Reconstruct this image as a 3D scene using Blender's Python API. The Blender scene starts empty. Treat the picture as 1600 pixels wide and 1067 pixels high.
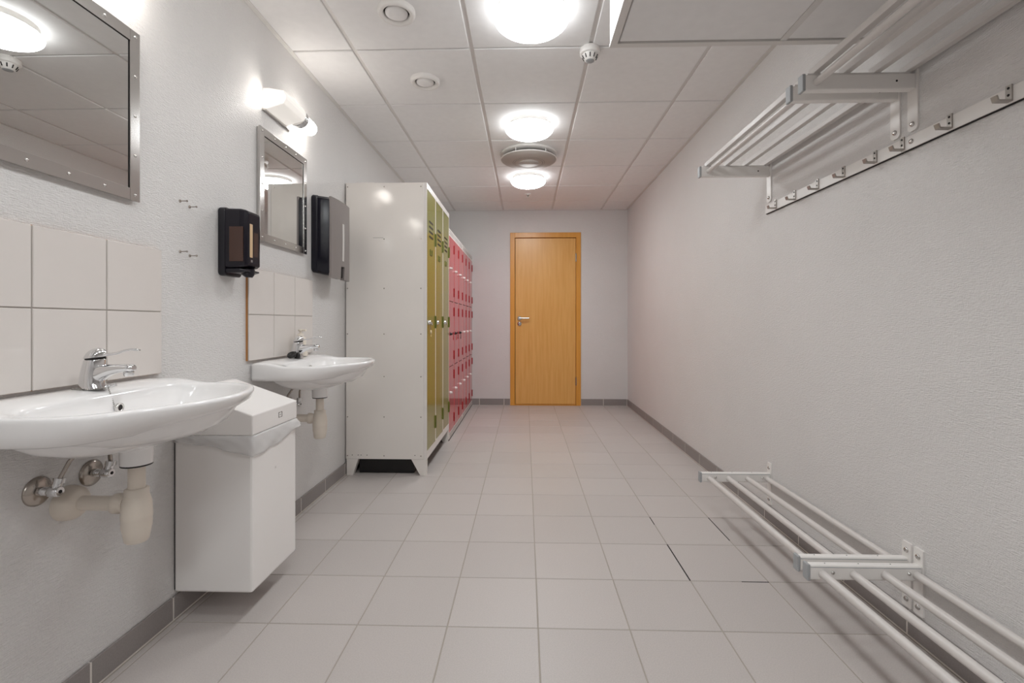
import bpy, math, random
from mathutils import Vector
random.seed(7)
D = bpy.data
SC = bpy.context.scene
COL = SC.collection
PI = math.pi

# ------------------------------------------------------------------ camera, world, exposure
cam = D.cameras.new('camera'); camo = D.objects.new('camera', cam); COL.objects.link(camo)
camo.location = (0, 0, 1.021); camo.rotation_euler = (PI/2, 0, 0.0284)
cam.sensor_width = 36; cam.lens = 36*733.9/1600; cam.shift_y = -29.5/1600; cam.clip_start = 0.02
SC.camera = camo
w = D.worlds.new('world'); SC.world = w; w.use_nodes = True
w.node_tree.nodes['Background'].inputs[0].default_value = (0.5, 0.5, 0.5, 1)
w.node_tree.nodes['Background'].inputs[1].default_value = 0.05
SC.view_settings.view_transform = 'Standard'; SC.view_settings.look = 'None'
SC.view_settings.gamma = 1; SC.view_settings.use_curve_mapping = False
SC.view_settings.exposure = 0.29
LAMP = 27.0          # radiance of the opal ceiling domes
WLAMP = 14.0         # radiance of the little wall lamps

# room measures
XL, XR, YB, YF, ZC = -1.21, 1.255, 5.80, -2.70, 2.408
TP = 0.305           # floor tile pitch
FX0, FY0 = 0.0427, 1.5715
CX0, CY0 = -0.8726, 2.3726

# ------------------------------------------------------------------ materials
def lin(c):
    return tuple(((v/255)/12.92 if v/255 <= .04045 else ((v/255+.055)/1.055)**2.4) for v in c)
def mat(name, rgb, rough=.5, metal=0., spec=.5, coat=0., emis=None, estr=0., var=0., noise=0., nscale=40., bump=0., bscale=200., bdist=.001, bstretch=(1, 1, 1), alpha=1., trans=0., aniso=0.):
    m = D.materials.new(name); m.use_nodes = True
    nt = m.node_tree; b = nt.nodes['Principled BSDF']
    c = lin(rgb) + (1,)
    b.inputs['Base Color'].default_value = c
    b.inputs['Roughness'].default_value = rough
    b.inputs['Metallic'].default_value = metal
    b.inputs['Specular IOR Level'].default_value = spec
    b.inputs['Coat Weight'].default_value = coat
    b.inputs['Coat Roughness'].default_value = .05
    b.inputs['Alpha'].default_value = alpha
    b.inputs['Transmission Weight'].default_value = trans
    if emis:
        b.inputs['Emission Color'].default_value = emis + (1,)
        b.inputs['Emission Strength'].default_value = estr
    geo = nt.nodes.new('ShaderNodeNewGeometry')
    last = None
    if noise or var:
        mx = nt.nodes.new('ShaderNodeMixRGB'); mx.blend_type = 'MULTIPLY'; mx.inputs[0].default_value = 1
        mx.inputs[1].default_value = c
        fac = nt.nodes.new('ShaderNodeMath'); fac.operation = 'ADD'
        fac.inputs[0].default_value = 1; fac.inputs[1].default_value = 0
        if noise:
            n = nt.nodes.new('ShaderNodeTexNoise'); n.inputs['Scale'].default_value = nscale; n.inputs['Detail'].default_value = 5
            nt.links.new(geo.outputs['Position'], n.inputs['Vector'])
            r = nt.nodes.new('ShaderNodeMapRange'); r.inputs[1].default_value = .25; r.inputs[2].default_value = .75
            r.inputs[3].default_value = 1-noise; r.inputs[4].default_value = 1+noise*.4
            nt.links.new(n.outputs[0], r.inputs[0]); nt.links.new(r.outputs[0], fac.inputs[0])
        if var:
            oi = nt.nodes.new('ShaderNodeObjectInfo')
            r2 = nt.nodes.new('ShaderNodeMapRange'); r2.inputs[3].default_value = -var; r2.inputs[4].default_value = var
            nt.links.new(oi.outputs['Random'], r2.inputs[0]); nt.links.new(r2.outputs[0], fac.inputs[1])
        nt.links.new(fac.outputs[0], mx.inputs[2]); nt.links.new(mx.outputs[0], b.inputs['Base Color'])
    if bump:
        mp = nt.nodes.new('ShaderNodeMapping'); mp.inputs['Scale'].default_value = bstretch
        nt.links.new(geo.outputs['Position'], mp.inputs['Vector'])
        n2 = nt.nodes.new('ShaderNodeTexNoise'); n2.inputs['Scale'].default_value = bscale; n2.inputs['Detail'].default_value = 2
        nt.links.new(mp.outputs[0], n2.inputs['Vector'])
        bp = nt.nodes.new('ShaderNodeBump'); bp.inputs['Strength'].default_value = bump; bp.inputs['Distance'].default_value = bdist
        nt.links.new(n2.outputs[0], bp.inputs['Height']); nt.links.new(bp.outputs[0], b.inputs['Normal'])
    return m

def wall_material():                     # painted glass-fibre wallpaper: fine woven ribs
    m = mat('wall_weave', (227, 224, 222), .42, noise=.03, nscale=3)
    nt = m.node_tree; b = nt.nodes['Principled BSDF']
    geo = nt.nodes.new('ShaderNodeNewGeometry')
    hs = []
    for sc, st in ((1.0, (60, 60, 420)), (.5, (230, 230, 150))):
        mp = nt.nodes.new('ShaderNodeMapping'); mp.inputs['Scale'].default_value = st
        mp.inputs['Rotation'].default_value = (.12, .12, 0)
        nt.links.new(geo.outputs['Position'], mp.inputs['Vector'])
        n = nt.nodes.new('ShaderNodeTexNoise'); n.inputs['Scale'].default_value = 1; n.inputs['Detail'].default_value = 1
        nt.links.new(mp.outputs[0], n.inputs['Vector'])
        k = nt.nodes.new('ShaderNodeMath'); k.operation = 'MULTIPLY'; k.inputs[1].default_value = sc
        nt.links.new(n.outputs[0], k.inputs[0]); hs.append(k)
    a = nt.nodes.new('ShaderNodeMath'); a.operation = 'ADD'
    nt.links.new(hs[0].outputs[0], a.inputs[0]); nt.links.new(hs[1].outputs[0], a.inputs[1])
    bp = nt.nodes.new('ShaderNodeBump'); bp.inputs['Strength'].default_value = .8; bp.inputs['Distance'].default_value = .0032
    nt.links.new(a.outputs[0], bp.inputs['Height']); nt.links.new(bp.outputs[0], b.inputs['Normal'])
    return m

def wood_material(name, c1, c2, rough=.35):
    m = mat(name, c1, rough)
    nt = m.node_tree; b = nt.nodes['Principled BSDF']
    geo = nt.nodes.new('ShaderNodeNewGeometry')
    mp = nt.nodes.new('ShaderNodeMapping'); mp.inputs['Scale'].default_value = (26, 26, 1.6)
    nt.links.new(geo.outputs['Position'], mp.inputs['Vector'])
    n = nt.nodes.new('ShaderNodeTexNoise'); n.inputs['Scale'].default_value = 1.3; n.inputs['Detail'].default_value = 6
    n.inputs['Distortion'].default_value = .8
    nt.links.new(mp.outputs[0], n.inputs['Vector'])
    r = nt.nodes.new('ShaderNodeValToRGB'); r.color_ramp.elements[0].position = .3; r.color_ramp.elements[1].position = .7
    r.color_ramp.elements[0].color = lin(c1) + (1,); r.color_ramp.elements[1].color = lin(c2) + (1,)
    nt.links.new(n.outputs[0], r.inputs[0]); nt.links.new(r.outputs[0], b.inputs['Base Color'])
    return m

M = dict(
    wall=wall_material(),
    ceiling=mat('ceiling_tile_white', (243, 241, 240), .8, noise=.03, nscale=25, bump=.15, bscale=120),
    grid=mat('grid_white', (226, 222, 219), .5),
    trimwhite=mat('trim_white', (226, 222, 218), .5),
    tile=mat('floor_tile_grey', (197, 189, 185), .42, noise=.12, nscale=260, var=.035, bump=.08, bscale=300),
    grout=mat('grout', (172, 163, 153), .9),
    groutdark=mat('grout_gap', (35, 30, 28), .9),
    btile=mat('baseboard_grey', (148, 141, 138), .5, noise=.1, nscale=200, var=.03),
    splashgrout=mat('splash_grout', (184, 176, 170), .9),
    groutlight=mat('grout_light', (226, 219, 212), .9),
    wood=wood_material('door_beech', (226, 166, 84), (236, 182, 104), .32),
    woodframe=wood_material('frame_beech', (220, 152, 58), (230, 164, 70), .32),
    ply=wood_material('plywood_edge', (176, 120, 66), (190, 134, 80), .6),
    steel=mat('satin_steel', (196, 193, 190), .18, 1.),
    screw=mat('bright_screw', (220, 218, 215), .2, 1.),
    chrome=mat('chrome', (225, 225, 226), .06, 1.),
    nickel=mat('worn_chrome', (176, 168, 160), .22, 1.),
    mirror=mat('mirror_glass', (216, 216, 214), .0, 1.),
    porcelain=mat('porcelain', (250, 248, 247), .12, coat=.4),
    walltile=mat('glazed_tile', (226, 219, 214), .16, noise=.02, nscale=8, bump=.03, bscale=60),
    plastic=mat('cream_plastic', (228, 217, 204), .38),
    black=mat('black', (14, 13, 14), .4),
    rubber=mat('black_rubber', (24, 23, 24), .35),
    smoke=mat('smoked_plastic', (24, 20, 30), .14, spec=.4),
    smokeback=mat('dark_plastic', (24, 22, 30), .22),
    soapglow=mat('amber_soap_window', (70, 43, 32), .16, coat=.3),
    paper=mat('pale_label', (208, 178, 140), .3),
    navy=mat('navy_gloss', (20, 19, 29), .14, spec=.35),
    grey=mat('grey_plastic', (134, 126, 123), .38),
    whitewin=mat('white_window', (214, 210, 206), .3),
    bin=mat('white_enamel', (246, 242, 239), .35),
    bag=mat('bin_bag', (250, 248, 247), .2, alpha=.55),
    locker=mat('locker_cream', (238, 232, 226), .115, noise=.02, nscale=5),
    green=mat('olive_door', (134, 132, 56), .16, coat=.2),
    greenh=mat('olive_hinge', (104, 110, 48), .3),
    red=mat('red_door', (200, 20, 36), .08, coat=.3),
    redh=mat('red_hinge', (160, 12, 22), .3),
    lockerwhite=mat('locker_white', (232, 226, 222), .3),
    rack=mat('rack_enamel', (240, 236, 232), .32),
    rackbar=mat('rack_bar', (214, 208, 204), .3),
    cap=mat('grey_cap', (168, 170, 172), .5),
    alu=mat('brushed_alu', (176, 170, 164), .35, .6),
    white=mat('white_plastic', (236, 232, 228), .4),
    mesh=mat('vent_mesh', (182, 174, 168), .6),
    key=mat('key_metal', (150, 146, 140), .3, 1.),
    tag=mat('key_tag', (238, 214, 176), .4),
    redtag=mat('red_tag', (190, 20, 28), .35),
    hole=mat('dark_hole', (30, 26, 25), .8),
    ink=mat('grey_print', (112, 106, 104), .5),
    soapbottle=mat('soap_white', (236, 226, 212), .3),
    domerim=mat('opal_dome_rim', (245, 245, 245), .3, emis=(.94, .98, 1.), estr=6.0),
    opalsoft=mat('opal_housing', (245, 240, 234), .35, emis=(1., .96, .9), estr=.35),
    opal=mat('opal_tube', (245, 240, 232), .3, emis=(1., .96, .90), estr=WLAMP),
)

# ------------------------------------------------------------------ mesh helpers
class MB:
    def __init__(s): s.v = []; s.f = []; s.sm = []
    def add(s, vs, fs, smooth=False):
        o = len(s.v); s.v += [tuple(p) for p in vs]; s.f += [tuple(i+o for i in f) for f in fs]; s.sm += [smooth]*len(fs)
        return s
    def box(s, x0, x1, y0, y1, z0, z1):
        vs = [(x, y, z) for z in (z0, z1) for y in (y0, y1) for x in (x0, x1)]
        return s.add(vs, [(0, 2, 3, 1), (4, 5, 7, 6), (0, 1, 5, 4), (2, 6, 7, 3), (0, 4, 6, 2), (1, 3, 7, 5)])
    def prism(s, pts, y0, y1):                  # polygon in (x, z), extruded along y
        n = len(pts)
        vs = [(x, y0, z) for x, z in pts] + [(x, y1, z) for x, z in pts]
        return s.add(vs, [tuple(range(n))[::-1], tuple(range(n, 2*n))] + [(i, (i+1) % n, n+(i+1) % n, n+i) for i in range(n)])
    def loft(s, rings, cap0=True, cap1=True, smooth=True, closed=True):
        n = len(rings[0]); vs = [p for r in rings for p in r]; fs = []
        for a in range(len(rings)-1):
            for i in range(n if closed else n-1):
                j = (i+1) % n
                fs.append((a*n+i, a*n+j, (a+1)*n+j, (a+1)*n+i))
        s.add(vs, fs, smooth)
        if cap0: s.add(rings[0], [tuple(range(n))[::-1]])
        if cap1: s.add(rings[-1], [tuple(range(n))])
        return s
    def tube(s, path, rad, seg=12, cap=True, flat=1.):
        path = [Vector(p) for p in path]; n = len(path)
        if not isinstance(rad, (list, tuple)): rad = [rad]*n
        rings = []; up = None
        for i, p in enumerate(path):
            t = (path[min(i+1, n-1)] - path[max(i-1, 0)]).normalized()
            if up is None:
                up = Vector((0, 0, 1)) if abs(t.z) < .9 else Vector((1, 0, 0))
            a = up.cross(t).normalized(); b = t.cross(a).normalized(); up = b
            rings.append([tuple(p + a*rad[i]*math.cos(2*PI*k/seg) + b*rad[i]*flat*math.sin(2*PI*k/seg)) for k in range(seg)])
        return s.loft(rings, cap, cap)
    def lathe(s, prof, c, axis='z', seg=28, cap0=True, cap1=True, smooth=True):
        rings = []
        for r, h in prof:
            ring = []
            for k in range(seg):
                a = 2*PI*k/seg; u, v = r*math.cos(a), r*math.sin(a)
                q = {'z': (u, v, h), 'x': (h, u, v), 'y': (v, h, u)}[axis]
                ring.append((c[0]+q[0], c[1]+q[1], c[2]+q[2]))
            rings.append(ring)
        return s.loft(rings, cap0, cap1, smooth)

ORI = {}
def finish(o, parent, ctr):
    COL.objects.link(o); ORI[o.name] = Vector(ctr)
    if parent is not None:
        o.parent = parent; o.location = Vector(ctr) - ORI[parent.name]
    else:
        o.location = ctr
    return o
def build(name, mb, m, parent=None, bevel=0., seg=2):
    vs = mb.v
    lo = [min(p[i] for p in vs) for i in range(3)]; hi = [max(p[i] for p in vs) for i in range(3)]
    c = [(lo[i]+hi[i])/2 for i in range(3)]
    if parent is None: c[2] = lo[2]
    me = D.meshes.new(name); me.from_pydata([[p[i]-c[i] for i in range(3)] for p in vs], [], mb.f); me.update()
    me.polygons.foreach_set('use_smooth', mb.sm)
    me.materials.append(M[m])
    o = D.objects.new(name, me); finish(o, parent, c)
    if bevel:
        bv = o.modifiers.new('bevel', 'BEVEL'); bv.width = bevel; bv.segments = seg; bv.limit_method = 'ANGLE'; bv.angle_limit = .6
    return o
def bx(name, m, parent, *b, bevel=0.): return build(name, MB().box(*b), m, parent, bevel)
def tag(o, label, cat, group=None):
    o['label'] = label; o['category'] = cat
    if group: o['group'] = group
    return o
def thing(name, loc, label, cat, group=None):
    o = D.objects.new(name, None); o.empty_display_size = .05; finish(o, None, loc)
    return tag(o, label, cat, group)
def struct(o):
    o['kind'] = 'structure'; return o
CACHE = {}
def piece(name, m, parent, b, bevel=0.):         # box piece sharing mesh data by size
    x0, x1, y0, y1, z0, z1 = b
    k = (name, m, round(x1-x0, 4), round(y1-y0, 4), round(z1-z0, 4), bevel)
    c = ((x0+x1)/2, (y0+y1)/2, (z0+z1)/2)
    if k not in CACHE:
        me = D.meshes.new(name); hx, hy, hz = (x1-x0)/2, (y1-y0)/2, (z1-z0)/2
        q = MB().box(-hx, hx, -hy, hy, -hz, hz); me.from_pydata(q.v, [], q.f); me.update(); me.materials.append(M[m]); CACHE[k] = me
    o = D.objects.new(name, CACHE[k]); finish(o, parent, c)
    if bevel:
        bv = o.modifiers.new('bevel', 'BEVEL'); bv.width = bevel; bv.segments = 1; bv.limit_method = 'ANGLE'
    return o

# ------------------------------------------------------------------ room shell
floor = struct(bx('floor', 'grout', None, XL-.1, XR+.1, YF, YB+.1, -.1, -.0015))
xs = [XL+.009] + [FX0+i*TP for i in range(-4, 4)] + [XR-.009]
ys = [YF+.01] + [FY0+j*TP for j in range(-14, 14)] + [YB-.009]
for i in range(len(xs)-1):
    for j in range(len(ys)-1):
        g = .0022
        piece('floor_tile', 'tile', floor, (xs[i]+g, xs[i+1]-g, ys[j]+g, ys[j+1]-g, -.012, 0), .001)
# broken, open joints near the rack
build('joint_gap', MB().box(FX0+2*TP-.0028, FX0+2*TP+.0022, FY0+TP+.004, FY0+2*TP, -.004, .0003), 'groutdark', floor)
build('joint_gap', MB().box(FX0+2*TP-.0015, FX0+2*TP+.0015, FY0+3*TP-.09, FY0+3*TP, -.004, .0003), 'groutdark', floor)
build('joint_gap', MB().box(FX0+3*TP-.0018, FX0+3*TP+.0014, FY0+2*TP+.05, FY0+3*TP, -.004, .0003), 'groutdark', floor)
build('joint_gap', MB().box(FX0+2*TP+.2, FX0+3*TP, FY0+TP-.002, FY0+TP+.0015, -.004, .0003), 'groutdark', floor)

ceiling = struct(bx('ceiling', 'grid', None, XL-.1, XR+.1, YF, YB+.1, ZC+.03, ZC+.1))
cxs = [XL] + [CX0+.6*i for i in range(4)] + [XR]
cys = [YF] + [CY0+.6*m for m in range(-9, 6)] + [YB]
for i in range(5):
    for j in range(len(cys)-1):
        g = .0105
        piece('ceiling_tile', 'ceiling', ceiling, (cxs[i]+(g if i else .02), cxs[i+1]-(g if i < 4 else .02), cys[j]+g*.55, cys[j+1]-g*.55, ZC, ZC+.014), .003)
for x in cxs[1:-1]:
    piece('grid_runner', 'grid', ceiling, (x-.012, x+.012, YF, YB, ZC+.007, ZC+.03))
for y in cys[1:-1]:
    for i in range(5):
        piece('cross_tee', 'grid', ceiling, (cxs[i]+.012, cxs[i+1]-.012, y-.012, y+.012, ZC+.009, ZC+.03))
for n, b in enumerate(((XL, XL+.022, YF, YB, ZC-.003, ZC+.02), (XR-.022, XR, YF, YB, ZC-.003, ZC+.02), (XL+.022, XR-.022, YB-.022, YB, ZC-.003, ZC+.02))):
    struct(bx('trim_%d' % (n+1), 'trimwhite', None, *b))

struct(bx('wall_left', 'wall', None, XL-.1, XL, YF, YB+.1, 0, ZC+.1))
struct(bx('wall_right', 'wall', None, XR, XR+.1, YF, YB+.1, 0, ZC+.1))
DX0, DX1, DZ = -.187, .682, 2.13
wb = MB().box(XL, DX0, YB, YB+.1, 0, ZC+.1).box(DX1, XR, YB, YB+.1, 0, ZC+.1).box(DX0, DX1, YB, YB+.1, DZ, ZC+.1)
struct(build('wall_back', wb, 'wall'))
struct(bx('wall_front', 'wall', None, XL, XR, YF-.1, YF, 0, ZC+.1))

# tiled baseboards
BH = .082
def baseboard(side, m2):
    if side == 'back':
        o = struct(build('baseboard_back', MB().box(XL, DX0-.001, YB-.008, YB, 0, BH-.003).box(DX1+.001, XR, YB-.008, YB, 0, BH-.003), 'groutlight'))
        e = [XL+.01] + [FX0+i*TP for i in range(-4, 5)]; e[-1] = XR-.01
        for i in range(len(e)-1):
            for a, b in ((e[i], min(e[i+1], DX0)), (max(e[i], DX1), e[i+1])):
                if b-a > .02: piece('baseboard_tile', 'btile', o, (a+.003, b-.003, YB-.009, YB-.0005, .004, BH), .001)
        return
    x = XL if side == 'left' else XR
    s = 1 if side == 'left' else -1
    o = struct(bx('baseboard_'+side, 'groutlight', None, min(x, x+s*.008), max(x, x+s*.008), YF, YB-.009, 0, BH-.003))
    e = [YF] + [FY0+j*TP for j in range(-14, 14)] + [YB-.009]
    for j in range(len(e)-1):
        piece('baseboard_tile', 'btile', o, (min(x+s*.0005, x+s*.009), max(x+s*.0005, x+s*.009), e[j]+.003, e[j+1]-.003, .006, BH), .001)
for sd in ('left', 'right', 'back'): baseboard(sd, None)

# lowered ceiling box above the racks
BZ, BX0, BY1 = 2.048, .316, 1.765
blk = struct(build('ceiling_box', MB().box(BX0, XR, YF, BY1, BZ+.012, ZC+.01), 'trimwhite'))
for i, (a, b) in enumerate(((BX0+.03, BX0+.612), (BX0+.636, XR-.024))):
    for j in range(8):
        y1 = BY1-.03-.6*j; y0 = max(y1-.588, YF+.02)
        if y1-y0 > .05: piece('ceiling_tile', 'ceiling', blk, (a, b, y0, y1, BZ+.004, BZ+.014), .002)
bx('edge_angle', 'trimwhite', blk, BX0-.002, XR, BY1-.024, BY1+.001, BZ, BZ+.012)
bx('edge_angle', 'trimwhite', blk, BX0-.002, BX0+.024, YF, BY1-.024, BZ, BZ+.012)
bx('grid_runner', 'grid', blk, BX0+.612, BX0+.636, YF, BY1-.024, BZ+.002, BZ+.012)

# door
dr = D.objects.new('door_1', None); finish(dr, None, ((DX0+DX1)/2, YB, 0)); struct(dr)
fr = MB().box(DX0, DX0+.058, YB-.012, YB+.09, 0, DZ).box(DX1-.058, DX1, YB-.012, YB+.09, 0, DZ).box(DX0+.058, DX1-.058, YB-.012, YB+.09, DZ-.062, DZ)
build('door_frame', fr, 'woodframe', dr, .002)
leaf = bx('door_leaf', 'wood', dr, DX0+.064, DX1-.062, YB-.002, YB+.038, .016, DZ-.069, bevel=.002)
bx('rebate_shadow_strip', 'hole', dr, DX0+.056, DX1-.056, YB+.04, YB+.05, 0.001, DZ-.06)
bx('threshold', 'woodframe', dr, DX0+.058, DX1-.058, YB-.004, YB+.05, 0.0005, .012)
hx, hz = DX0+.115, 1.075
ha = build('handle', MB().tube([(hx, YB-.002, hz), (hx, YB-.05, hz)], .01).tube([(hx-.006, YB-.05, hz), (hx+.12, YB-.05, hz)], .0095), 'steel', leaf)
build('rosette', MB().lathe([(.026, 0), (.026, -.008), (.022, -.01)], (hx, YB-.002, hz), 'y', cap0=False), 'steel', leaf)
build('lock_rosette', MB().lathe([(.026, 0), (.026, -.008), (.022, -.01), (.012, -.01), (.012, -.016)], (hx, YB-.002, hz-.068), 'y', cap0=False), 'steel', leaf)
for z in (1.82, .30):
    build('hinge', MB().tube([(DX1-.06, YB-.012, z-.05), (DX1-.06, YB-.012, z+.05)], .008, 10), 'nickel', dr)

# ------------------------------------------------------------------ ceiling fittings
XM = CX0+.9           # middle tile column
def dome_lamp(y, label, power=1.):
    k = 'dome%d' % round(power*100)
    if k not in M: M[k] = mat('opal_dome_%d' % round(power*100), (245, 245, 245), .3, emis=(.94, .98, 1.), estr=LAMP*power)
    t = thing('ceiling_lamp', (XM, y, ZC), label, 'ceiling lamp', 'round dome lamps on the ceiling')
    build('base', MB().lathe([(.150, .004), (.150, -.030), (.154, -.032)], (XM, y, ZC), cap1=False), 'white', t)
    R = .167
    rim = [(.152, -.030), (.161, -.036), (.167, -.044)] + [(R*math.cos(a), -.044-.056*math.sin(a)) for a in [PI/2*q/16 for q in range(1, 6)]]
    build('diffuser_rim', MB().lathe(rim, (XM, y, ZC), seg=48, cap0=False, cap1=False), 'domerim', t)
    prof = [(R*math.cos(a), -.044-.056*math.sin(a)) for a in [PI/2*q/16 for q in range(5, 16)]] + [(.003, -.100)]
    build('diffuser', MB().lathe(prof, (XM, y, ZC), seg=48, cap0=False), k, t)
dome_lamp(CY0-.3, 'large round white dome lamp on the ceiling, cut by the top edge', .85)
dome_lamp(CY0+.9, 'round white dome lamp on the ceiling between the plain tile and the mesh vent', 1.15)
dome_lamp(CY0+2.1, 'farthest round white dome lamp on the ceiling, between mesh vent and sprinkler', 1.75)
dome_lamp(CY0-1.5, 'added fill lamp, round white dome on the ceiling just above the camera, out of view', 1.)  # from here on: added lamps, put in to light surfaces facing the camera
dome_lamp(CY0-2.7, 'added fill lamp, round white dome on the ceiling behind the camera, out of view', 1.3)
dome_lamp(CY0-3.9, 'added fill lamp, round white dome on the ceiling farthest behind the camera, out of view', 1.3)

for y, lb in ((CY0-.3, 'larger looking round white ceiling valve, the nearer of two'), (CY0+.3, 'smaller looking round white ceiling valve, the farther of two')):
    x = CX0+.3
    t = thing('air_valve', (x, y, ZC), lb, 'air vent', 'round air valves on the ceiling')
    build('ring', MB().lathe([(.083, 0.004), (.083, -.012), (.078, -.022), (.068, -.024), (.058, -.016), (.056, .004)], (x, y, ZC), seg=36, cap0=False, cap1=False), 'white', t)
    build('throat', MB().lathe([(.0585, -.0025), (.02, -.0005)], (x, y, ZC), seg=36), 'hole', t)
    build('disc', MB().lathe([(.046, -.006), (.050, -.011), (.048, -.017), (.03, -.020), (.004, -.021)], (x, y, ZC), seg=36), 'ceiling', t)

y = CY0+1.5
t = thing('ceiling_diffuser', (XM, y, ZC), 'wide round white perforated air diffuser hanging below the ceiling', 'air vent')
build('base_ring', MB().lathe([(.232, .002), (.236, -.006), (.232, -.012), (.17, -.012)], (XM, y, ZC), seg=48, cap0=False), 'white', t)
build('collar', MB().lathe([(.15, -.01), (.15, -.045)], (XM, y, ZC), seg=40, cap0=False, cap1=False), 'hole', t)
dp = build('perforated_plate', MB().lathe([(.16, -.045), (.225, -.045), (.2265, -.049), (.218, -.055), (.17, -.066), (.09, -.074), (.004, -.076)], (XM, y, ZC), seg=48), 'mesh', t)
build('rim', MB().tube([(XM+.228*math.cos(a), y+.228*math.sin(a), ZC-.047) for a in [2*PI*k/48 for k in range(49)]], .0045, 8), 'white', t)
build('centre_plate', MB().lathe([(.085, -.0735), (.084, -.078), (.004, -.079)], (XM, y, ZC), seg=32), 'mesh', t)
hol = MB()
for r in (.115, .13, .145, .16, .175, .19, .205):
    n = int(2*PI*r/.017)
    z = ZC-.045-.0292*(1-(r/.225)**2)-.0022
    for k in range(n):
        a = 2*PI*k/n
        hol.lathe([(.0035, -.003), (.0035, .003)], (XM+r*math.cos(a), y+r*math.sin(a), z-.001), seg=5, smooth=False)
hp = build('perforation_holes', hol, 'ink', t); hp['kind'] = 'stuff'
for a in (.9, 2.3, 4.2, 5.4):
    build('spacer', MB().tube([(XM+.21*math.cos(a), y+.21*math.sin(a), ZC-.01), (XM+.21*math.cos(a), y+.21*math.sin(a), ZC-.047)], .004, 8), 'white', t)

x, y = CX0+1.2, CY0+.02
t = thing('smoke_detector', (x, y, ZC), 'white smoke detector on the ceiling grid beside the lowered ceiling box', 'detector')
build('base', MB().lathe([(.050, .002), (.052, -.004), (.052, -.024), (.049, -.03), (.03, -.031)], (x, y, ZC)), 'white', t)
build('sensor_head', MB().lathe([(.041, -.029), (.036, -.042), (.026, -.058), (.023, -.060)], (x, y, ZC)), 'white', t)
build('sensor_cap', MB().lathe([(.0225, -.0595), (.021, -.0615), (.004, -.062)], (x, y, ZC)), 'cap', t)
for k in range(10):
    a = 2*PI*k/10+.2
    build('slot', MB().tube([(x+.0395*math.cos(a), y+.0395*math.sin(a), ZC-.036), (x+.031*math.cos(a), y+.031*math.sin(a), ZC-.053)], .0026, 6), 'hole', t)
build('lug', MB().tube([(x+.045, y-.002, ZC-.012), (x+.066, y-.004, ZC-.010)], .004, 8), 'white', t)

y = CY0+2.7
t = thing('sprinkler_head', (XM, y, ZC), 'tiny chrome sprinkler on the ceiling near the far wall', 'sprinkler')
build('escutcheon', MB().lathe([(.032, .002), (.032, -.003), (.018, -.008)], (XM, y, ZC)), 'white', t)
build('nozzle', MB().lathe([(.012, -.006), (.012, -.02), (.006, -.024), (.006, -.034)], (XM, y, ZC)), 'nickel', t)
build('deflector', MB().lathe([(.018, -.034), (.018, -.037), (.002, -.038)], (XM, y, ZC)), 'white', t)

# ------------------------------------------------------------------ wall lamps
def wall_lamp(yc, label):
    t = thing('wall_lamp', (XL, yc, 2.02), label, 'wall lamp', 'tube lamps above the mirrors')
    z = 2.055; xa = XL+.062
    pr = [(XL, z-.050), (XL+.018, z-.050), (XL+.10, z-.026), (XL+.112, z-.005), (XL+.112, z+.012), (XL+.10, z+.035), (XL+.03, z+.048), (XL, z+.048)]
    build('housing', MB().prism(pr, yc-.175, yc+.02), 'opalsoft', t, .004)
    build('base_plate', MB().box(XL, XL+.016, yc-.18, yc+.07, z-.056, z-.049), 'steel', t)
    build('end_window', MB().prism([(a*1+(XL+.056)*0, b) for a, b in [(XL+.016, z-.036), (XL+.092, z-.02), (XL+.1, z+.006), (XL+.09, z+.03), (XL+.016, z+.036)]], yc-.178, yc-.174), 'opal', t)
    for k in range(3):
        build('ring', MB().lathe([(.044, -.004), (.047, -.002), (.047, .002), (.044, .004)], (xa, yc+.030+.012*k, z), 'y', cap0=False, cap1=False), 'chrome', t)
    build('socket', MB().lathe([(.046, -.01), (.0435, 0), (.0435, .04), (.03, .044)], (xa, yc+.022, z), 'y'), 'white', t)
    rr = [(.036, .06), (.038, .075), (.038, .15), (.035, .175), (.027, .19), (.015, .198), (.003, .2)]
    build('glass_tube', MB().lathe(rr, (xa, yc, z), 'y'), 'opal', t)
wall_lamp(2.305, 'short white tube lamp with chrome rings above the smaller looking mirror')
wall_lamp(1.195, 'white tube lamp above the large near mirror, out of the picture')

# ------------------------------------------------------------------ mirrors
def mirror(y0, label):
    y1, z0, z1 = y0+.453, 1.392, 1.91
    t = thing('wall_mirror', (XL, (y0+y1)/2, z0), label, 'mirror', 'steel framed mirrors over the sinks')
    bx('backing', 'steel', t, XL, XL+.012, y0+.004, y1-.004, z0+.004, z1-.004)
    bx('glass', 'mirror', t, XL+.012, XL+.0145, y0+.03, y1-.03, z0+.03, z1-.03)
    xa, xb, fw = XL+.010, XL+.0185, .036
    build('frame', MB().box(xa, xb, y0, y0+fw, z0, z1).box(xa, xb, y1-fw, y1, z0, z1).box(xa, xb, y0+fw, y1-fw, z0, z0+fw).box(xa, xb, y0+fw, y1-fw, z1-fw, z1), 'steel', t, .0012)
    bx('gap', 'hole', t, XL+.0146, XL+.0152, y1-fw-.003, y1-fw+.001, z0+fw, z1-fw)
    bx('gap', 'hole', t, XL+.0146, XL+.0152, y0+fw, y1-fw, z1-fw-.002, z1-fw+.001)
    for k in range(5):
        for (a, b) in ((y0+.018+(.417)*k/4, z0+.018), (y0+.018+.417*k/4, z1-.018)) + (((y0+.018, z0+.018+.482*k/4), (y1-.018, z0+.018+.482*k/4)) if 0 < k < 4 else ()):
            build('screw', MB().lathe([(.0045, -.001), (.0045, .001), (.0025, .003), (.0006, .0035)], (xb, a, b), 'x', seg=10), 'screw', t)
mirror(.967, 'large looking steel framed mirror on the left wall, cut by the picture edge')
mirror(2.078, 'smaller looking steel framed mirror between the soap and towel dispensers')

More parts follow.
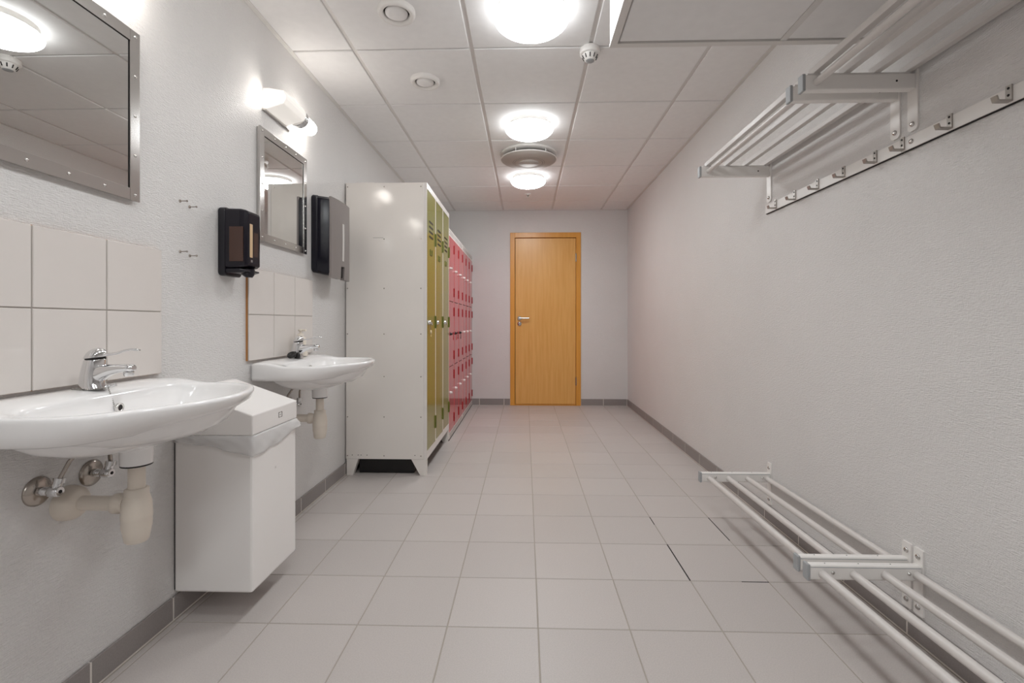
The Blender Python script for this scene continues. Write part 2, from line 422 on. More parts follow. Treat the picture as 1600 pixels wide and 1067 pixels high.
# ------------------------------------------------------------------ tile splashbacks
def splash(y0, label):
    t = thing('tile_splashback', (XL, y0+.306, .853), label, 'splashback', 'white tiled splashbacks')
    bx('backing_board', 'ply', t, XL, XL+.008, y0+.001, y0+.611, .854, 1.259)
    bx('grout_bed', 'splashgrout', t, XL+.008, XL+.011, y0+.003, y0+.608, .856, 1.257)
    for i in range(3):
        for j in range(2):
            piece('wall_tile', 'walltile', t, (XL+.0085, XL+.0145, y0+.204*i+.002, y0+.204*i+.202, .855+.203*j, 1.055+.203*j), .0015)
splash(.902, 'white tile splashback of six tiles behind the near sink')
splash(1.999, 'white tile splashback with bare wooden edge behind the far sink')

# ------------------------------------------------------------------ sinks
def catmull(pts, sub=6):
    n = len(pts); out = []
    for i in range(n):
        p0, p1, p2, p3 = pts[i-1], pts[i], pts[(i+1) % n], pts[(i+2) % n]
        for k in range(sub):
            t = k/sub
            out.append(tuple(.5*((2*b)+(-a+c)*t+(2*a-5*b+4*c-d)*t*t+(-a+3*b-3*c+d)*t**3) for a, b, c, d in zip(p0, p1, p2, p3)))
    return out
def outline(h):
    return catmull(h + [(x, -y) for x, y in h[-2:0:-1]])
OA = outline([(0, 0), (0, .15), (0, .250), (.004, .270), (.03, .284), (.10, .298), (.20, .298), (.295, .276), (.374, .214), (.430, .116), (.452, 0)])
OB = outline([(.05, 0), (.05, .12), (.05, .19), (.055, .21), (.07, .222), (.115, .232), (.175, .230), (.24, .21), (.31, .155), (.36, .08), (.384, 0)])
OC = outline([(.128, 0), (.128, .1), (.128, .175), (.132, .213), (.142, .243), (.165, .264), (.21, .268), (.285, .25), (.355, .194), (.406, .104), (.428, 0)])
def sc(o, k, cx, z, dz=0): return [(cx+(x-cx)*k, y*k, z) for x, y in o]
def s2(kx, ky, z): return [(.19+(x-.19)*kx, y*ky, z) for x, y in OB]
def sink(yc, label):
    zt = .848
    t = thing('wash_basin', (XL, yc, .65), label, 'sink', 'white wall sinks')
    def sm(v): v = min(1, max(0, v)); return v*v*(3-2*v)
    def T(ring): return [(XL+x, yc+y, zt+z-.016*sm((x-.06)/.12)*(1-sm((-z-.02)/.06))-.004*sm((abs(y)-.2)/.08)) for x, y, z in ring]
    def outer(d, r, k): return [(x - r*(max(x, 0)/.458)**2, y*(1-k*min(1, max(x, 0)/.12)), -d) for x, y in OA]
    def lp(k, z): return [(a[0]+(b[0]-a[0])*k, a[1]+(b[1]-a[1])*k, z) for a, b in zip(OC, OA)]
    rings = [sc(OC, .05, .235, -.128), sc(OC, .35, .238, -.125), sc(OC, .62, .245, -.115), sc(OC, .80, .258, -.095), sc(OC, .91, .27, -.062), sc(OC, .965, .275, -.03), sc(OC, .985, .277, -.016), lp(-.03, -.007), lp(.12, -.002), lp(.3, 0), lp(.55, .0006)]
    rings += [lp(.75, 0), lp(.9, -.0015), lp(.97, -.005), outer(.010, .001, 0), outer(.03, .012, .006), outer(.05, .034, .015), outer(.066, .058, .03), outer(.078, .078, .05), [(x-.084*(max(x, 0)/.458)**2, y*.93, -.0815) for x, y in OA]]
    rings += [s2(.96, 1., -.083), s2(.86, .97, -.10), s2(.68, .88, -.12), s2(.48, .72, -.136), s2(.3, .45, -.147), s2(.08, .1, -.15)]
    o = build('basin', MB().loft([T(r) for r in rings]), 'porcelain', t)
    build('overflow_ring', MB().lathe([(.0115, -.004), (.0115, .003), (.008, .004), (.007, -.004)], (XL+.1435, yc, zt-.05), 'x', cap0=False, cap1=False), 'screw', o)
    build('overflow_hole', MB().lathe([(.0072, -.004), (.0072, .0022)], (XL+.1435, yc, zt-.05), 'x'), 'hole', o)
    build('drain_boss', MB().lathe([(.060, -.125), (.041, -.150), (.037, -.160), (.036, -.196)], (XL+.19, yc, zt), cap0=False), 'porcelain', t)
    build('drain_seal', MB().lathe([(.0355, -.196), (.0355, -.2)], (XL+.19, yc, zt)), 'rubber', t)
    # cream plastic bottle trap
    tr = build('bottle_trap', MB().lathe([(.021, -.2), (.019, -.205), (.019, -.262)], (XL+.19, yc, zt)).lathe([(.021, -.260), (.027, -.262), (.027, -.280), (.0285, -.282), (.033, -.30), (.0345, -.33), (.0345, -.339), (.0335, -.341), (.0335, -.36), (.027, -.396), (.024, -.400)], (XL+.19, yc, zt)), 'plastic', t)
    build('waste_pipe', MB().lathe([(.0185, .01), (.0185, .16)], (XL, yc, zt-.302), 'x').lathe([(.024, .132), (.026, .134), (.026, .148), (.023, .15), (.023, .165)], (XL, yc, zt-.302), 'x'), 'plastic', t)
    build('pipe_flange', MB().lathe([(.045, 0), (.045, .01), (.042, .026), (.032, .038), (.020, .044)], (XL, yc, zt-.302), 'x'), 'plastic', t)
    # angle valves with escutcheons
    for dy in (-.075, .07):
        v = build('valve_escutcheon', MB().lathe([(.036, 0), (.036, .003), (.030, .008), (.014, .011)], (XL, yc+dy, zt-.245), 'x'), 'nickel', t)
        build('angle_valve', MB().lathe([(.011, .008), (.011, .022), (.009, .024), (.009, .038)], (XL, yc+dy, zt-.245), 'x', seg=8).lathe([(.013, .034), (.0135, .036), (.0135, .058), (.011, .06)], (XL, yc+dy, zt-.245), 'x', seg=8).tube([(XL+.046, yc+dy, zt-.245), (XL+.05, yc+dy+.006, zt-.222)], .011, 8).tube([(XL+.05, yc+dy+.006, zt-.226), (XL+.051, yc+dy+.008, zt-.214)], .0135, 6), 'chrome', v)
        build('valve_spindle', MB().lathe([(.0045, .06), (.0045, .0608)], (XL, yc+dy, zt-.245), 'x', seg=8), 'hole', v)
        build('supply_pipe', MB().tube([(XL+.05, yc+dy+.007, zt-.218), (XL+.055, yc+dy*.8+.012, zt-.18), (XL+.08, yc+dy*.4+.006, zt-.13)], .005, 8), 'nickel', v)
    # single lever tap
    TX, TY = XL+.073, yc-.006
    R = []
    for z, cx, rx, ry in ((0, .006, .034, .027), (.004, .006, .0335, .0265), (.012, .003, .030, .025), (.03, .002, .028, .0235), (.055, .006, .026, .0225), (.074, .010, .0245, .022), (.078, .0105, .022, .020)):
        R.append([(TX+cx+rx*math.cos(2*PI*k/24), TY+ry*math.sin(2*PI*k/24), zt+z-z*0) for k in range(24)])
    f = build('mixer_tap', MB().loft(R), 'chrome', t); f['label'] = 'chrome single lever tap'
    S = []
    for s, (x, z, hw, hh) in enumerate(((.0, .034, .018, .026), (.03, .042, .0175, .022), (.055, .050, .0165, .014), (.08, .054, .015, .011), (.102, .0545, .0145, .0105), (.111, .0545, .013, .009), (.115, .0545, .008, .005))):
        S.append([(TX+x, TY+hw*math.copysign(abs(math.cos(2*PI*k/20))**.8, math.cos(2*PI*k/20)), zt+z+hh*math.copysign(abs(math.sin(2*PI*k/20))**.8, math.sin(2*PI*k/20))) for k in range(20)])
    build('spout', MB().loft(S), 'chrome', f)
    build('aerator', MB().lathe([(.0115, .046), (.0115, .037), (.010, .034)], (TX+.101, TY, zt)), 'chrome', f)
    hd = []
    for k in range(9):
        a = PI/2*k/8
        z = .081 + .026*math.sin(a); r = max(.0255*math.cos(a), .0008)
        hd.append([(TX+.012+r*math.cos(2*PI*q/24)+.004*math.sin(a), TY+r*.95*math.sin(2*PI*q/24), zt+z+.12*r*math.cos(2*PI*q/24)) for q in range(24)])
    build('lever_head', MB().loft(hd), 'chrome', f)
    build('neck_gap', MB().lathe([(.0215, .076), (.0215, .084)], (TX+.011, TY, zt)), 'hole', f)
    build('lever', MB().tube([(TX+.018, TY, zt+.086), (TX+.04, TY, zt+.089), (TX+.07, TY, zt+.093), (TX+.09, TY, zt+.100), (TX+.107, TY, zt+.103), (TX+.124, TY, zt+.102), (TX+.13, TY, zt+.101)], [.011, .0075, .006, .0055, .006, .0065, .003], 12, flat=.55), 'chrome', f)
    ch = [(TX+.034, TY+.0, zt+.003), (TX+.044, TY+.004, zt+.003)]
    return t, f, TX, TY, zt
s1 = sink(1.205, 'large looking white wall sink in the foreground, near the large mirror')
s2 = sink(2.305, 'smaller looking white wall sink beside the cream locker')
def chain(pts, sp):
    mb = MB(); P = []
    for a, b in zip(pts, pts[1:]):
        a, b = Vector(a), Vector(b); n = max(1, int((b-a).length/.0042))
        P += [a+(b-a)*k/n for k in range(n)]
    for p in P: mb.lathe([(.0004, -.0019), (.0017, -.001), (.0017, .001), (.0004, .0019)], p, seg=6)
    return mb
_, f1, TX, TY, zt = s1
build('plug_chain', chain([(TX-.028, TY-.024, zt+.002), (TX+.0, TY-.029, zt+.002), (TX+.03, TY-.02, zt+.002), (TX+.042, TY-.006, zt+.002), (TX+.046, TY+.0, zt+.001), (TX+.056, TY+.0, zt-.026), (TX+.062, TY+.0, zt-.045), (TX+.068, TY+.0, zt-.07)], .004), 'key', f1)
build('chain_eyelet', MB().tube([(TX+.036, TY+.002, zt+.004), (TX+.046, TY+.010, zt+.006), (TX+.054, TY+.014, zt+.010)], [.005, .004, .005], 8), 'chrome', f1)
_, f2, TX, TY, zt = s2
t = thing('sink_stopper', (TX-.02, TY-.06, zt), 'black rubber sink stopper lying beside the far tap', 'stopper')
sk = MB().lathe([(.022, -.006), (.024, 0), (.022, .007), (.018, .008), (.016, .003), (.004, .002)], (0, 0, 0))
sk.v = [(TX+.005+x*.9, TY-.052+y*.85-z*.5, zt+.016+z*.8+y*.5) for x, y, z in sk.v]
build('stopper_disc', sk, 'rubber', t)
build('stopper_knob', MB().lathe([(.009, -.012), (.010, .002), (.005, .014), (.002, .016)], (TX+.027, TY-.034, zt+.013)), 'rubber', t)
x, y, zt = TX-.02, TY+.088, zt+.0012
t = thing('soap_bottle', (x, y, zt), 'white pump soap bottle standing behind the far tap', 'soap bottle')
build('bottle', MB().lathe([(.034, .0005), (.036, .006), (.03, .03), (.026, .06), (.028, .085), (.02, .098), (.012, .104)], (x, y, zt)), 'soapbottle', t)
build('pump', MB().lathe([(.014, .103), (.014, .116), (.006, .118), (.006, .126), (.012, .128), (.012, .137)], (x, y, zt)).tube([(x, y, zt+.132), (x+.03, y-.004, zt+.133)], .006, 8), 'soapbottle', t)

# ------------------------------------------------------------------ wall pins
for (y, z, lb) in ((1.612, 1.447, 'upper left'), (1.659, 1.438, 'upper right'), (1.612, 1.270, 'lower left'), (1.660, 1.262, 'lower right')):
    t = thing('wall_pin', (XL, y, z), 'small chrome wall pin beside the soap dispenser, %s of four' % lb, 'wall pin', 'four pins on the left wall')
    build('washer', MB().lathe([(.0055, 0), (.0055, .002), (.003, .004)], (XL, y, z), 'x', seg=12), 'nickel', t)
    build('stem', MB().lathe([(.0018, .003), (.0018, .022), (.0035, .024), (.0035, .027), (.001, .029)], (XL, y, z), 'x', seg=10), 'nickel', t)

# ------------------------------------------------------------------ soap dispenser
def rrect(y0, y1, z0, z1, r, n=5):
    out = []
    for cy, cz, a0 in ((y1-r, z1-r, 0), (y0+r, z1-r, PI/2), (y0+r, z0+r, PI), (y1-r, z0+r, 1.5*PI)):
        out += [(cy+r*math.cos(a0+PI/2*k/n), cz+r*math.sin(a0+PI/2*k/n)) for k in range(n+1)]
    return out
def slab(prof, y0, y1, z0, z1, r):
    """lofted rounded box growing off the left wall: prof = [(x, inset)]"""
    rings = [[(XL+x, a, b) for a, b in rrect(y0+i, y1-i, z0+i, z1-i, max(r-i*.5, .002))] for x, i in prof]
    return MB().loft(rings, smooth=False)
t = thing('soap_dispenser', (XL, 1.87, 1.2), 'black and amber smoked plastic soap dispenser on the left wall', 'soap dispenser')
bx0, bx1 = 1.814, 1.926
build('back_plate', slab([(0, .002), (.004, 0), (.026, 0), (.028, .002)], bx0, bx1, 1.207, 1.478, .016), 'smokeback', t, .001)
cv = build('cover', slab([(.026, .002), (.030, .0005), (.085, .002), (.102, .006), (.112, .012), (.115, .02)], bx0+.001, bx1-.001, 1.236, 1.474, .014), 'smoke', t)
bx('soap_window', 'soapglow', cv, XL+.044, XL+.1, bx0+.0009, bx0+.006, 1.262, 1.40, bevel=.002)
bx('level_label', 'paper', cv, XL+.1, XL+.1155, bx0+.022, bx0+.044, 1.28, 1.415, bevel=.002)
bx('front_window', 'soapglow', cv, XL+.1, XL+.1152, bx0+.05, bx1-.03, 1.285, 1.385, bevel=.002)
bx('printed_mark', 'ink', cv, XL+.1135, XL+.1156, bx0+.03, bx0+.042, 1.262, 1.272)
build('dispenser_chin', slab([(.026, .004), (.085, .004), (.108, .01)], bx0+.001, bx1-.001, 1.214, 1.24, .008), 'smokeback', t)
nz = MB().loft([[(XL+.083+rx*math.cos(2*PI*k/16)+dx, 1.87+ry*math.sin(2*PI*k/16), z) for k in range(16)] for z, rx, ry, dx in ((1.236, .030, .026, 0), (1.224, .030, .026, .002), (1.212, .022, .02, .006), (1.203, .012, .012, .010))])
build('push_nozzle', nz, 'smoke', t)

# ------------------------------------------------------------------ towel dispenser
ty0, ty1 = 2.618, 2.905
t = thing('towel_dispenser', (XL, (ty0+ty1)/2, 1.28), 'dark navy towel dispenser with grey front cover beside the locker', 'towel dispenser')
def towel_ring(x, i, zb, ztop): return [(XL+x, a, b) for a, b in rrect(ty0+i, ty1-i, zb, ztop, .02)]
build('body', MB().loft([towel_ring(0, .003, 1.312, 1.745), towel_ring(.006, 0, 1.306, 1.748), towel_ring(.03, 0, 1.302, 1.745), towel_ring(.034, .003, 1.302, 1.742), towel_ring(.10, .004, 1.287, 1.733), towel_ring(.112, .012, 1.287, 1.728)], smooth=False), 'navy', t, .001)
# bulging grey cover in three pieces around the paper opening
def cover(y0, y1, z0, z1, n=10, m=8):
    mb = MB(); yc = (ty0+ty1)/2; hw = (ty1-ty0)/2; zc = 1.51; hh = .235
    def fx(y, z): return XL+.112+.018*(1-((y-yc)/hw)**2)*(1-.35*((z-zc)/hh)**2)
    front = [[(fx(y0+(y1-y0)*i/n, z0+(z1-z0)*j/m), y0+(y1-y0)*i/n, z0+(z1-z0)*j/m) for i in range(n+1)] for j in range(m+1)]
    back = [[(XL+.1, p[1], p[2]) for p in r] for r in front]
    mb.loft(front, False, False, True, closed=False); mb.loft([r[::-1] for r in back], False, False, True, closed=False)
    W = n+1; per = [(0, i) for i in range(W)] + [(j, n) for j in range(1, m+1)] + [(m, i) for i in range(n-1, -1, -1)] + [(j, 0) for j in range(m-1, 0, -1)]
    a = [front[j][i] for j, i in per]; b = [back[j][i] for j, i in per]
    mb.loft([a, b], False, False, False)
    return mb
build('front_cover', cover(ty0+.006, ty1-.006, 1.352, 1.735, 14, 12), 'grey', t)
build('cover_cheek', cover(ty0+.006, ty0+.118, 1.276, 1.352, 6, 4), 'grey', t)
build('cover_cheek', cover(ty1-.118, ty1-.006, 1.276, 1.352, 6, 4), 'grey', t)
bx('paper_slot', 'hole', t, XL+.09, XL+.115, ty0+.118, ty1-.118, 1.29, 1.352)
yw = (ty0+ty1)/2
wv = MB().loft([[(XL+.1275-.0063*((z-1.51)/.235)**2, yw-.013, z), (XL+.1312-.0063*((z-1.51)/.235)**2, yw-.011, z), (XL+.1312-.0063*((z-1.51)/.235)**2, yw+.011, z), (XL+.1275-.0063*((z-1.51)/.235)**2, yw+.013, z)] for z in [1.385+.22*k/8 for k in range(9)]])
build('level_window', wv, 'whitewin', t)

# ------------------------------------------------------------------ waste bin on the wall
by0, by1, bxf = 1.580, 1.887, -.933
t = thing('waste_bin', (XL+.14, (by0+by1)/2, .095), 'white wall hung waste bin with liner bag between the two sinks', 'waste bin')
build('bin_body', MB().box(XL+.004, bxf, by0, by1, .095, .632), 'bin', t, .008, )
lid = build('bin_lid', MB().prism([(XL+.004, .634), (bxf+.002, .634), (bxf+.002, .704), (XL+.03, .79), (XL+.004, .79)], by0-.003, by1+.003), 'bin', t, .004)
bx('hinge_line', 'black', t, XL, XL+.004, by0+.006, by1-.006, .10, .62)
lz, ly = .672, by0+.18
lg = MB()
for b in ((ly-.013, ly-.0105, -.010, .010), (ly-.013, ly-.002, .008, .010), (ly-.013, ly-.002, -.010, -.008), (ly+.0105, ly+.013, -.010, .010), (ly+.002, ly+.013, .008, .010), (ly+.002, ly+.013, -.010, -.008), (ly-.004, ly+.004, -.001, .001)):
    lg.box(bxf+.0015, bxf+.0028, b[0], b[1], lz+b[2], lz+b[3])
build('printed_emblem', lg, 'ink', lid)
build('small_sticker', MB().box(bxf, bxf+.0008, by0+.145, by0+.153, .477, .485), 'trimwhite', t)
# liner bag folded over the rim
per = []
for k in range(15): per.append((XL+.006+(bxf-XL-.006-.012)*k/14, by0, 0, -1))
for k in range(1, 4): per.append((bxf-.012+.012*math.sin(PI/2*k/4), by0+.012-.012*math.cos(PI/2*k/4), math.sin(PI/2*k/4), -math.cos(PI/2*k/4)))
for k in range(19): per.append((bxf, by0+.012+(by1-by0-.024)*k/18, 1, 0))
for k in range(1, 4): per.append((bxf-.012+.012*math.cos(PI/2*k/4), by1-.012+.012*math.sin(PI/2*k/4), math.cos(PI/2*k/4), math.sin(PI/2*k/4)))
for k in range(15): per.append((bxf-.012-(bxf-XL-.018)*k/14, by1, 0, 1))
rows = []; NP = len(per)
for j in range(9):
    v = j/8; row = []
    for i, (x, y, nx, ny) in enumerate(per):
        u = i/(NP-1)
        corner = math.exp(-((u-.30)/.16)**2)
        drop = .024 + .046*corner + .034*math.exp(-((u-.52)/.14)**2) + .012*math.exp(-((u-.9)/.1)**2)
        off = .002 + .003*math.sin(PI*v) + .002*v + .0018*math.sin(u*38+v*6)*v + .0016*math.sin(u*83-v*9)*math.sin(PI*v) + .0012*math.sin(u*147+v*14)*math.sin(PI*v)
        off += .018*math.exp(-((u-.69)/.05)**2)*v**.7
        row.append((x+nx*off, y+ny*off, .6345-drop*v+.002*math.sin(u*60)*v))
    rows.append(row)
bg = build('liner_bag', MB().loft(rows, False, False, True, closed=False), 'bag', t)
so = bg.modifiers.new('solid', 'SOLIDIFY'); so.thickness = .0006

# ------------------------------------------------------------------ green locker
LY0, LY1, LF = 3.117, 4.028, -.657
LZ0, LZ1 = .107, 1.957
t = thing('metal_locker', (-.93, (LY0+LY1)/2, 0), 'tall cream metal locker with three olive green doors', 'locker')
build('body', MB().box(XL+.006, LF-.02, LY0, LY1, LZ0, LZ1), 'locker', t, .003)
frm = MB().box(LF-.02, LF, LY0, LY1, LZ1-.038, LZ1).box(LF-.02, LF, LY0, LY1, LZ0, LZ0+.05)
dw = (LY1-LY0)/3
frm.box(LF-.02, LF, LY0, LY0+.006, LZ0+.05, LZ1-.038).box(LF-.02, LF, LY1-.02, LY1, LZ0+.05, LZ1-.038)
for k in (1, 2): frm.box(LF-.02, LF, LY0+dw*k-.014, LY0+dw*k+.014, LZ0+.05, LZ1-.038)
build('front_frame', frm, 'lockerwhite', t)
for (xa, xb) in ((XL+.012, XL+.09), (LF-.105, LF-.004)):
    for yy in (LY0+.002, LY1-.042):
        ft = MB()
        w0 = xb-xa
        nar = (.025, .0) if xa < -1. else (.0, .0)
        l0, l1 = (xa, xa+.042) if xa < -1 else (xb-.042, xb)
        ft.loft([[(l0, yy, 0), (l1, yy, 0), (l1, yy+.04, 0), (l0, yy+.04, 0)], [(xa, yy, LZ0), (xb, yy, LZ0), (xb, yy+.04, LZ0), (xa, yy+.04, LZ0)]], smooth=False)
        build('foot', ft, 'locker', t)
for k in range(3):
    a = LY0+dw*k+(.0075 if k == 0 else .0155); b = LY0+dw*(k+1)-(.0155 if k < 2 else .0215)
    d = bx('door', 'green', t, LF-.018, LF-.001, a, b, LZ0+.052, LZ1-.040, bevel=.0015); d.rotation_euler.z = -.018
    yc = (a+b)/2
    for q in range(4):
        s = MB().box(LF-.0015, LF+.0004, yc-.058, yc+.058, 1.607+.034*q, 1.620+.034*q)
        build('vent_slot', s, 'black', d)
    h = MB()
    for (p0, p1, q0, q1) in ((yc-.03, yc+.03, 1.488, 1.494), (yc-.03, yc-.024, 1.494, 1.528), (yc+.024, yc+.03, 1.494, 1.528)): h.box(LF-.001, LF+.003, p0, p1, q0, q1)
    build('card_holder', h, 'greenh', d)
    lk = build('lock', MB().lathe([(.016, 0), (.016, .004), (.013, .007), (.013, .014), (.008, .016)], (LF-.001, a+.062, 1.022), 'x', seg=18), 'chrome', d)
    if k != 1:
        build('lock_latch', MB().tube([(LF+.012, a+.062, 1.022), (LF+.016, a+.075, 1.018), (LF+.016, a+.09, 1.008)], .006, 8), 'chrome', d)
    if k == 0:
        build('key', MB().box(LF+.010, LF+.0125, a+.06, a+.066, .985, 1.02).lathe([(.010, -.0015), (.010, .0015)], (LF+.0115, a+.064, .985), 'x', seg=14), 'key', d)
        build('key_tag', MB().lathe([(.011, -.004), (.014, 0), (.011, .004)], (LF+.013, a+.07, .957), 'x', seg=14).box(LF+.011, LF+.014, a+.072, a+.08, .925, .95), 'tag', d)
    for z in (1.62, 1.025, .30):
        build('hinge', MB().box(LF-.002, LF+.007, b-.006, b+.012, z-.045, z+.045), 'greenh', d)
bx('underside_shade', 'black', t, XL+.02, LF-.01, LY0+.05, LY1-.01, LZ0-.004, LZ0+.001)  # black sheet painting the shade on the locker's cream bottom
bx('under_shade_panel', 'black', t, XL+.085, LF-.095, LY0+.045, LY0+.05, .004, LZ0)  # added black panels between the feet, standing in for the shadow beneath
bx('under_shade_panel', 'black', t, LF-.10, LF-.095, LY0+.05, LY1-.05, .004, LZ0)
# rivets on the side panel
for z in (1.93, 1.58, 1.25, .945, .66, .39, .13):
    for xx in (XL+.018, -.945, LF-.04):
        build('rivet', MB().lathe([(.004, .0005), (.004, -.0015), (.002, -.0025)], (xx, LY0, z), 'y', seg=8, cap0=False), 'nickel', t)
for xx in (XL+.05, -1.12, -1.1, -1.06, LF-.08):
    build('rivet', MB().lathe([(.003, .0005), (.003, -.001), (.0015, -.0015)], (xx, LY0, .134), 'y', seg=8, cap0=False), 'black', t)
scr = bx('scratch', 'ink', t, -1.02, -.95, LY0-.0004, LY0+.0002, 1.588, 1.5896)
tag(bx('shelf_board', 'lockerwhite', None, -1.145, -1.02, LY0+.03, LY0+.33, LZ1, LZ1+.012), 'thin pale board lying flat on top of the cream locker', 'board')

# ------------------------------------------------------------------ red lockers
def red_locker(y0, y1, label, first):
    t = thing('red_locker', (-.93, (y0+y1)/2, 0), label, 'locker', 'white framed red lockers')
    z1 = 1.838; zb = .066; zd = 1.778
    build('body', MB().box(XL+.006, LF-.018, y0, y1, 0, z1), 'lockerwhite', t, .002)
    dw = (y1-y0)/3; dh = (zd-zb)/3
    fr = MB().box(LF-.018, LF-.002, y0, y1, zd, z1).box(LF-.018, LF-.002, y0, y1, .012, zb).box(LF-.018, LF-.002, y0, y0+.012, zb, zd).box(LF-.018, LF-.002, y1-.012, y1, zb, zd)
    build('front_frame', fr, 'lockerwhite', t)
    bx('base_strip', 'black', t, LF-.018, LF-.001, y0, y1, .0005, .012)
    vh = MB()
    for z0_, n in ((zd+.014, 3), (.022, 3)):
        for r in range(n):
            kk = int((y1-y0-.04)/.034)
            for k in range(kk):
                yy = y0+.022+.034*k+(.017 if r % 2 else 0)
                vh.box(LF-.0028, LF-.0014, yy, yy+.016, z0_+.013*r, z0_+.013*r+.007)
    build('ventilation_holes', vh, 'ink', t)['kind'] = 'stuff'
    for i in range(3):
        for j in range(3):
            a = y0+dw*i+.012; b = y0+dw*(i+1)-.012
            if i == 0: a = y0+.014
            za = zb+dh*j+.003; zt_ = zb+dh*(j+1)-.003
            d = bx('door', 'red', t, LF-.018, LF, a, b, za, zt_, bevel=.0015)
            for z in (za+.085, zt_-.085):
                bx('hinge', 'redh', d, LF-.004, LF+.006, b-.004, b+.012, z-.04, z+.04)
            zl = (za+zt_)/2 + (.0 if j else .06)
            m_ = 'white' if (j == 2 or (j == 0) or not first) else 'rubber'
            build('lock', MB().lathe([(.013, 0), (.013, .006), (.010, .012), (.010, .020), (.004, .022)], (LF, a+.03, zl), 'x', seg=14), m_, d)
            if j == 1 and first and i > 0:
                build('key_ring', MB().box(LF+.012, LF+.016, a+.022, a+.034, zl-.045, zl).lathe([(.014, -.002), (.014, .002)], (LF+.014, a+.028, zl-.05), 'x', seg=12), 'redtag' if i == 1 else 'rubber', d)
    for i in (1, 2):
        bx('mullion', 'lockerwhite', t, LF-.018, LF-.003, y0+dw*i-.011, y0+dw*i+.011, zb, zd)
    for j in (1, 2):
        bx('tier_gap', 'black', t, LF-.018, LF-.008, y0+.012, y1-.012, zb+dh*j-.003, zb+dh*j+.003)
red_locker(4.034, 4.912, 'red locker with nine doors, the one right behind the green doored locker', True)
red_locker(4.918, 5.79, 'red locker with nine doors, the farther one touching the end wall', False)

# ------------------------------------------------------------------ racks on the right wall
BARS = (.940, 1.037, 1.133, 1.231)
def strap_bolts(p, y, zs):
    for z in zs:
        build('bolt', MB().lathe([(.0085, 0), (.0085, -.0015), (.006, -.005), (.002, -.0055)], (XR-.0055, y, z), 'x', seg=12), 'steel', p)
def upper_rack(y0, y1, label):
    t = thing('hat_rack', (XR, (y0+y1)/2, 1.64), label, 'coat rack', 'slatted hat racks on the right wall')
    for y, so_ in ((y0, 1), (y1, -1)):
        a, b = (y, y+.026) if so_ > 0 else (y-.026, y)
        arm = build('arm', MB().box(.902, XR-.004, a, b, 1.770, 1.821), 'rack', t, .004)
        bx('arm_cap', 'cap', arm, .893, .903, a-.001, b+.001, 1.768, 1.823, bevel=.002)
        build('arm_screw', MB().lathe([(.0035, .0), (.0035, -.0008)], (1.19, a, 1.796), 'y', seg=8), 'hole', arm)
        bx('arm_rail', 'grid', arm, .912, 1.236, a+.004, b-.004, 1.821, 1.826)
        yc = (a+b)/2
        st = build('wall_strap', MB().loft([[(XR-.0055, yc+u, 1.752+v) for u, v in rrect(-.02, .02, -.112, .112, .014)], [(XR, yc+u, 1.752+v) for u, v in rrect(-.02, .02, -.112, .112, .014)]], smooth=False), 'rack', t, .001)
        strap_bolts(st, yc, (1.662, 1.842))
    for x in BARS:
        build('slat', MB().box(x-.011, x+.011, y0-.004, y1+.004, 1.826, 1.848), 'rackbar', t, .002)
    build('hanging_tube', MB().tube([(.938, y0+.008, 1.796), (.938, y1-.008, 1.796)], .0115, 16), 'rackbar', t)
upper_rack(1.612, 2.462, 'white slatted hat rack with hanging tube on the right wall, farther bay')
upper_rack(.70, 1.566, 'white slatted hat rack on the right wall, nearer bay cut by the picture edge')
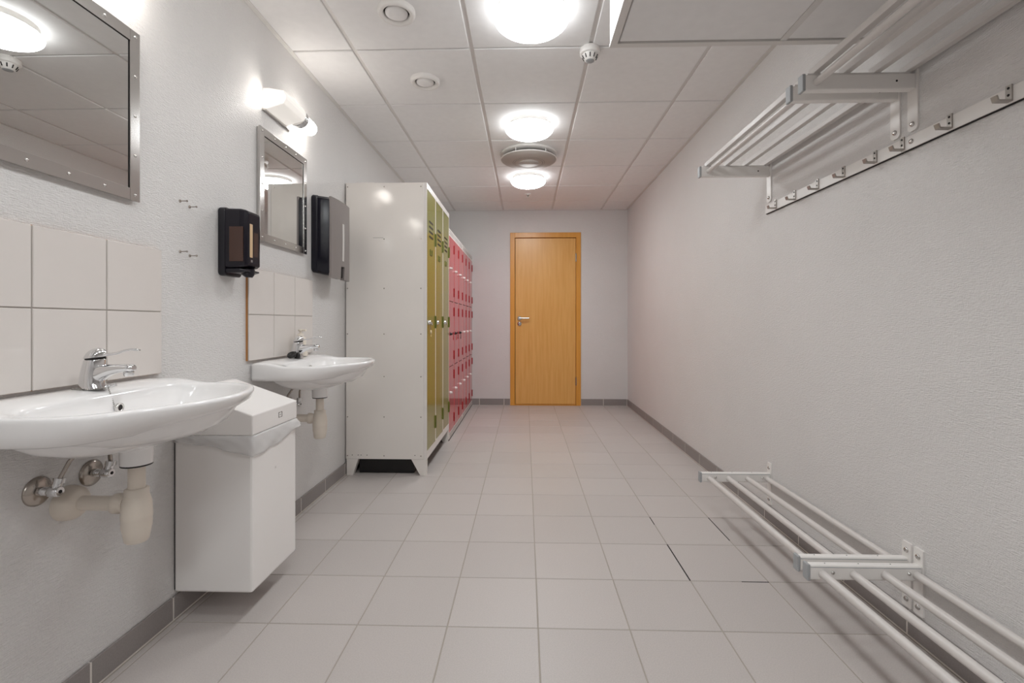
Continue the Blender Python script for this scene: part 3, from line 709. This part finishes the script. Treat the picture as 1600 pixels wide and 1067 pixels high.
def lower_rack(y0, y1, label):
    t = thing('shoe_rack', (XR, (y0+y1)/2, .085), label, 'shoe rack', 'tubular shoe racks above the floor')
    for y, so_ in ((y0, 1), (y1, -1)):
        a, b = (y, y+.026) if so_ > 0 else (y-.026, y)
        arm = build('arm', MB().box(.902, XR-.004, a, b, .205, .253), 'rack', t, .006)
        bx('arm_cap', 'cap', arm, .893, .903, a-.001, b+.001, .203, .255, bevel=.003)
        bx('arm_groove', 'cap', arm, .904, XR-.01, a-.0004, a+.001, .2455, .2475)
        for xx in (.972, 1.208):
            build('arm_screw', MB().lathe([(.006, 0), (.006, -.002), (.002, -.004)], (xx, a, .230), 'y', seg=10, cap0=False), 'screw', arm)
        for xx in (.955, 1.06, 1.16):
            build('arm_hole', MB().lathe([(.0018, 0), (.0018, .0006)], (xx, (a+b)/2, .253), seg=6), 'hole', arm)
        yc = (a+b)/2+(.004 if so_ < 0 else -.004)
        st = build('wall_strap', MB().loft([[(XR-.0055, yc+u, .196+v) for u, v in rrect(-.018, .018, -.106, .106, .004)], [(XR, yc+u, .196+v) for u, v in rrect(-.018, .018, -.106, .106, .004)]], smooth=False), 'rack', t, .001)
        strap_bolts(st, yc, (.116, .276))
    for x in BARS:
        build('tube', MB().tube([(x, y0+.006, .226), (x, y1-.006, .226)], .0125, 16), 'rackbar', t)
lower_rack(1.568, 2.455, 'low white tubular shoe rack on the right wall, farther bay')
lower_rack(.70, 1.540, 'low white tubular shoe rack on the right wall, nearer bay cut by the picture edge')

# ------------------------------------------------------------------ hook rails and hooks
RX = XR-.010
for (a, b, lb) in ((1.592, 2.474, 'white hook rail under the farther hat rack'), (.70, 1.590, 'white hook rail under the nearer hat rack, cut by the picture edge')):
    t = thing('hook_rail', (XR, (a+b)/2, 1.583), lb, 'hook rail', 'hook rails on the right wall')
    bx('board', 'rack', t, RX, XR, a, b, 1.584, 1.627, bevel=.0015)
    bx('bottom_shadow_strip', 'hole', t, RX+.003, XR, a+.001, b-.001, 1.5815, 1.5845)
    if a < 1: build('bolt', MB().lathe([(.0085, 0), (.0085, -.0015), (.006, -.004), (.002, -.0045)], (RX, 1.552, 1.606), 'x', seg=12), 'steel', t)
    ys_ = [2.363, 2.198, 2.028, 1.864, 1.698] if a > 1 else [1.577, 1.404, 1.235, 1.07, .905, .74]
    for i, y in enumerate(ys_):
        h = build('hook', MB().prism([(RX+.0005, 1.588), (RX+.0005, 1.631), (RX-.004, 1.631), (RX-.004, 1.592), (RX-.034, 1.592), (RX-.038, 1.603), (RX-.042, 1.602), (RX-.038, 1.590), (RX-.036, 1.588)], y, y+.016), 'alu', t)
        for z in (1.605, 1.623):
            build('screw', MB().lathe([(.0035, 0), (.003, -.0012)], (RX-.004, y+.008, z), 'x', seg=8, cap0=False), 'hole', h)
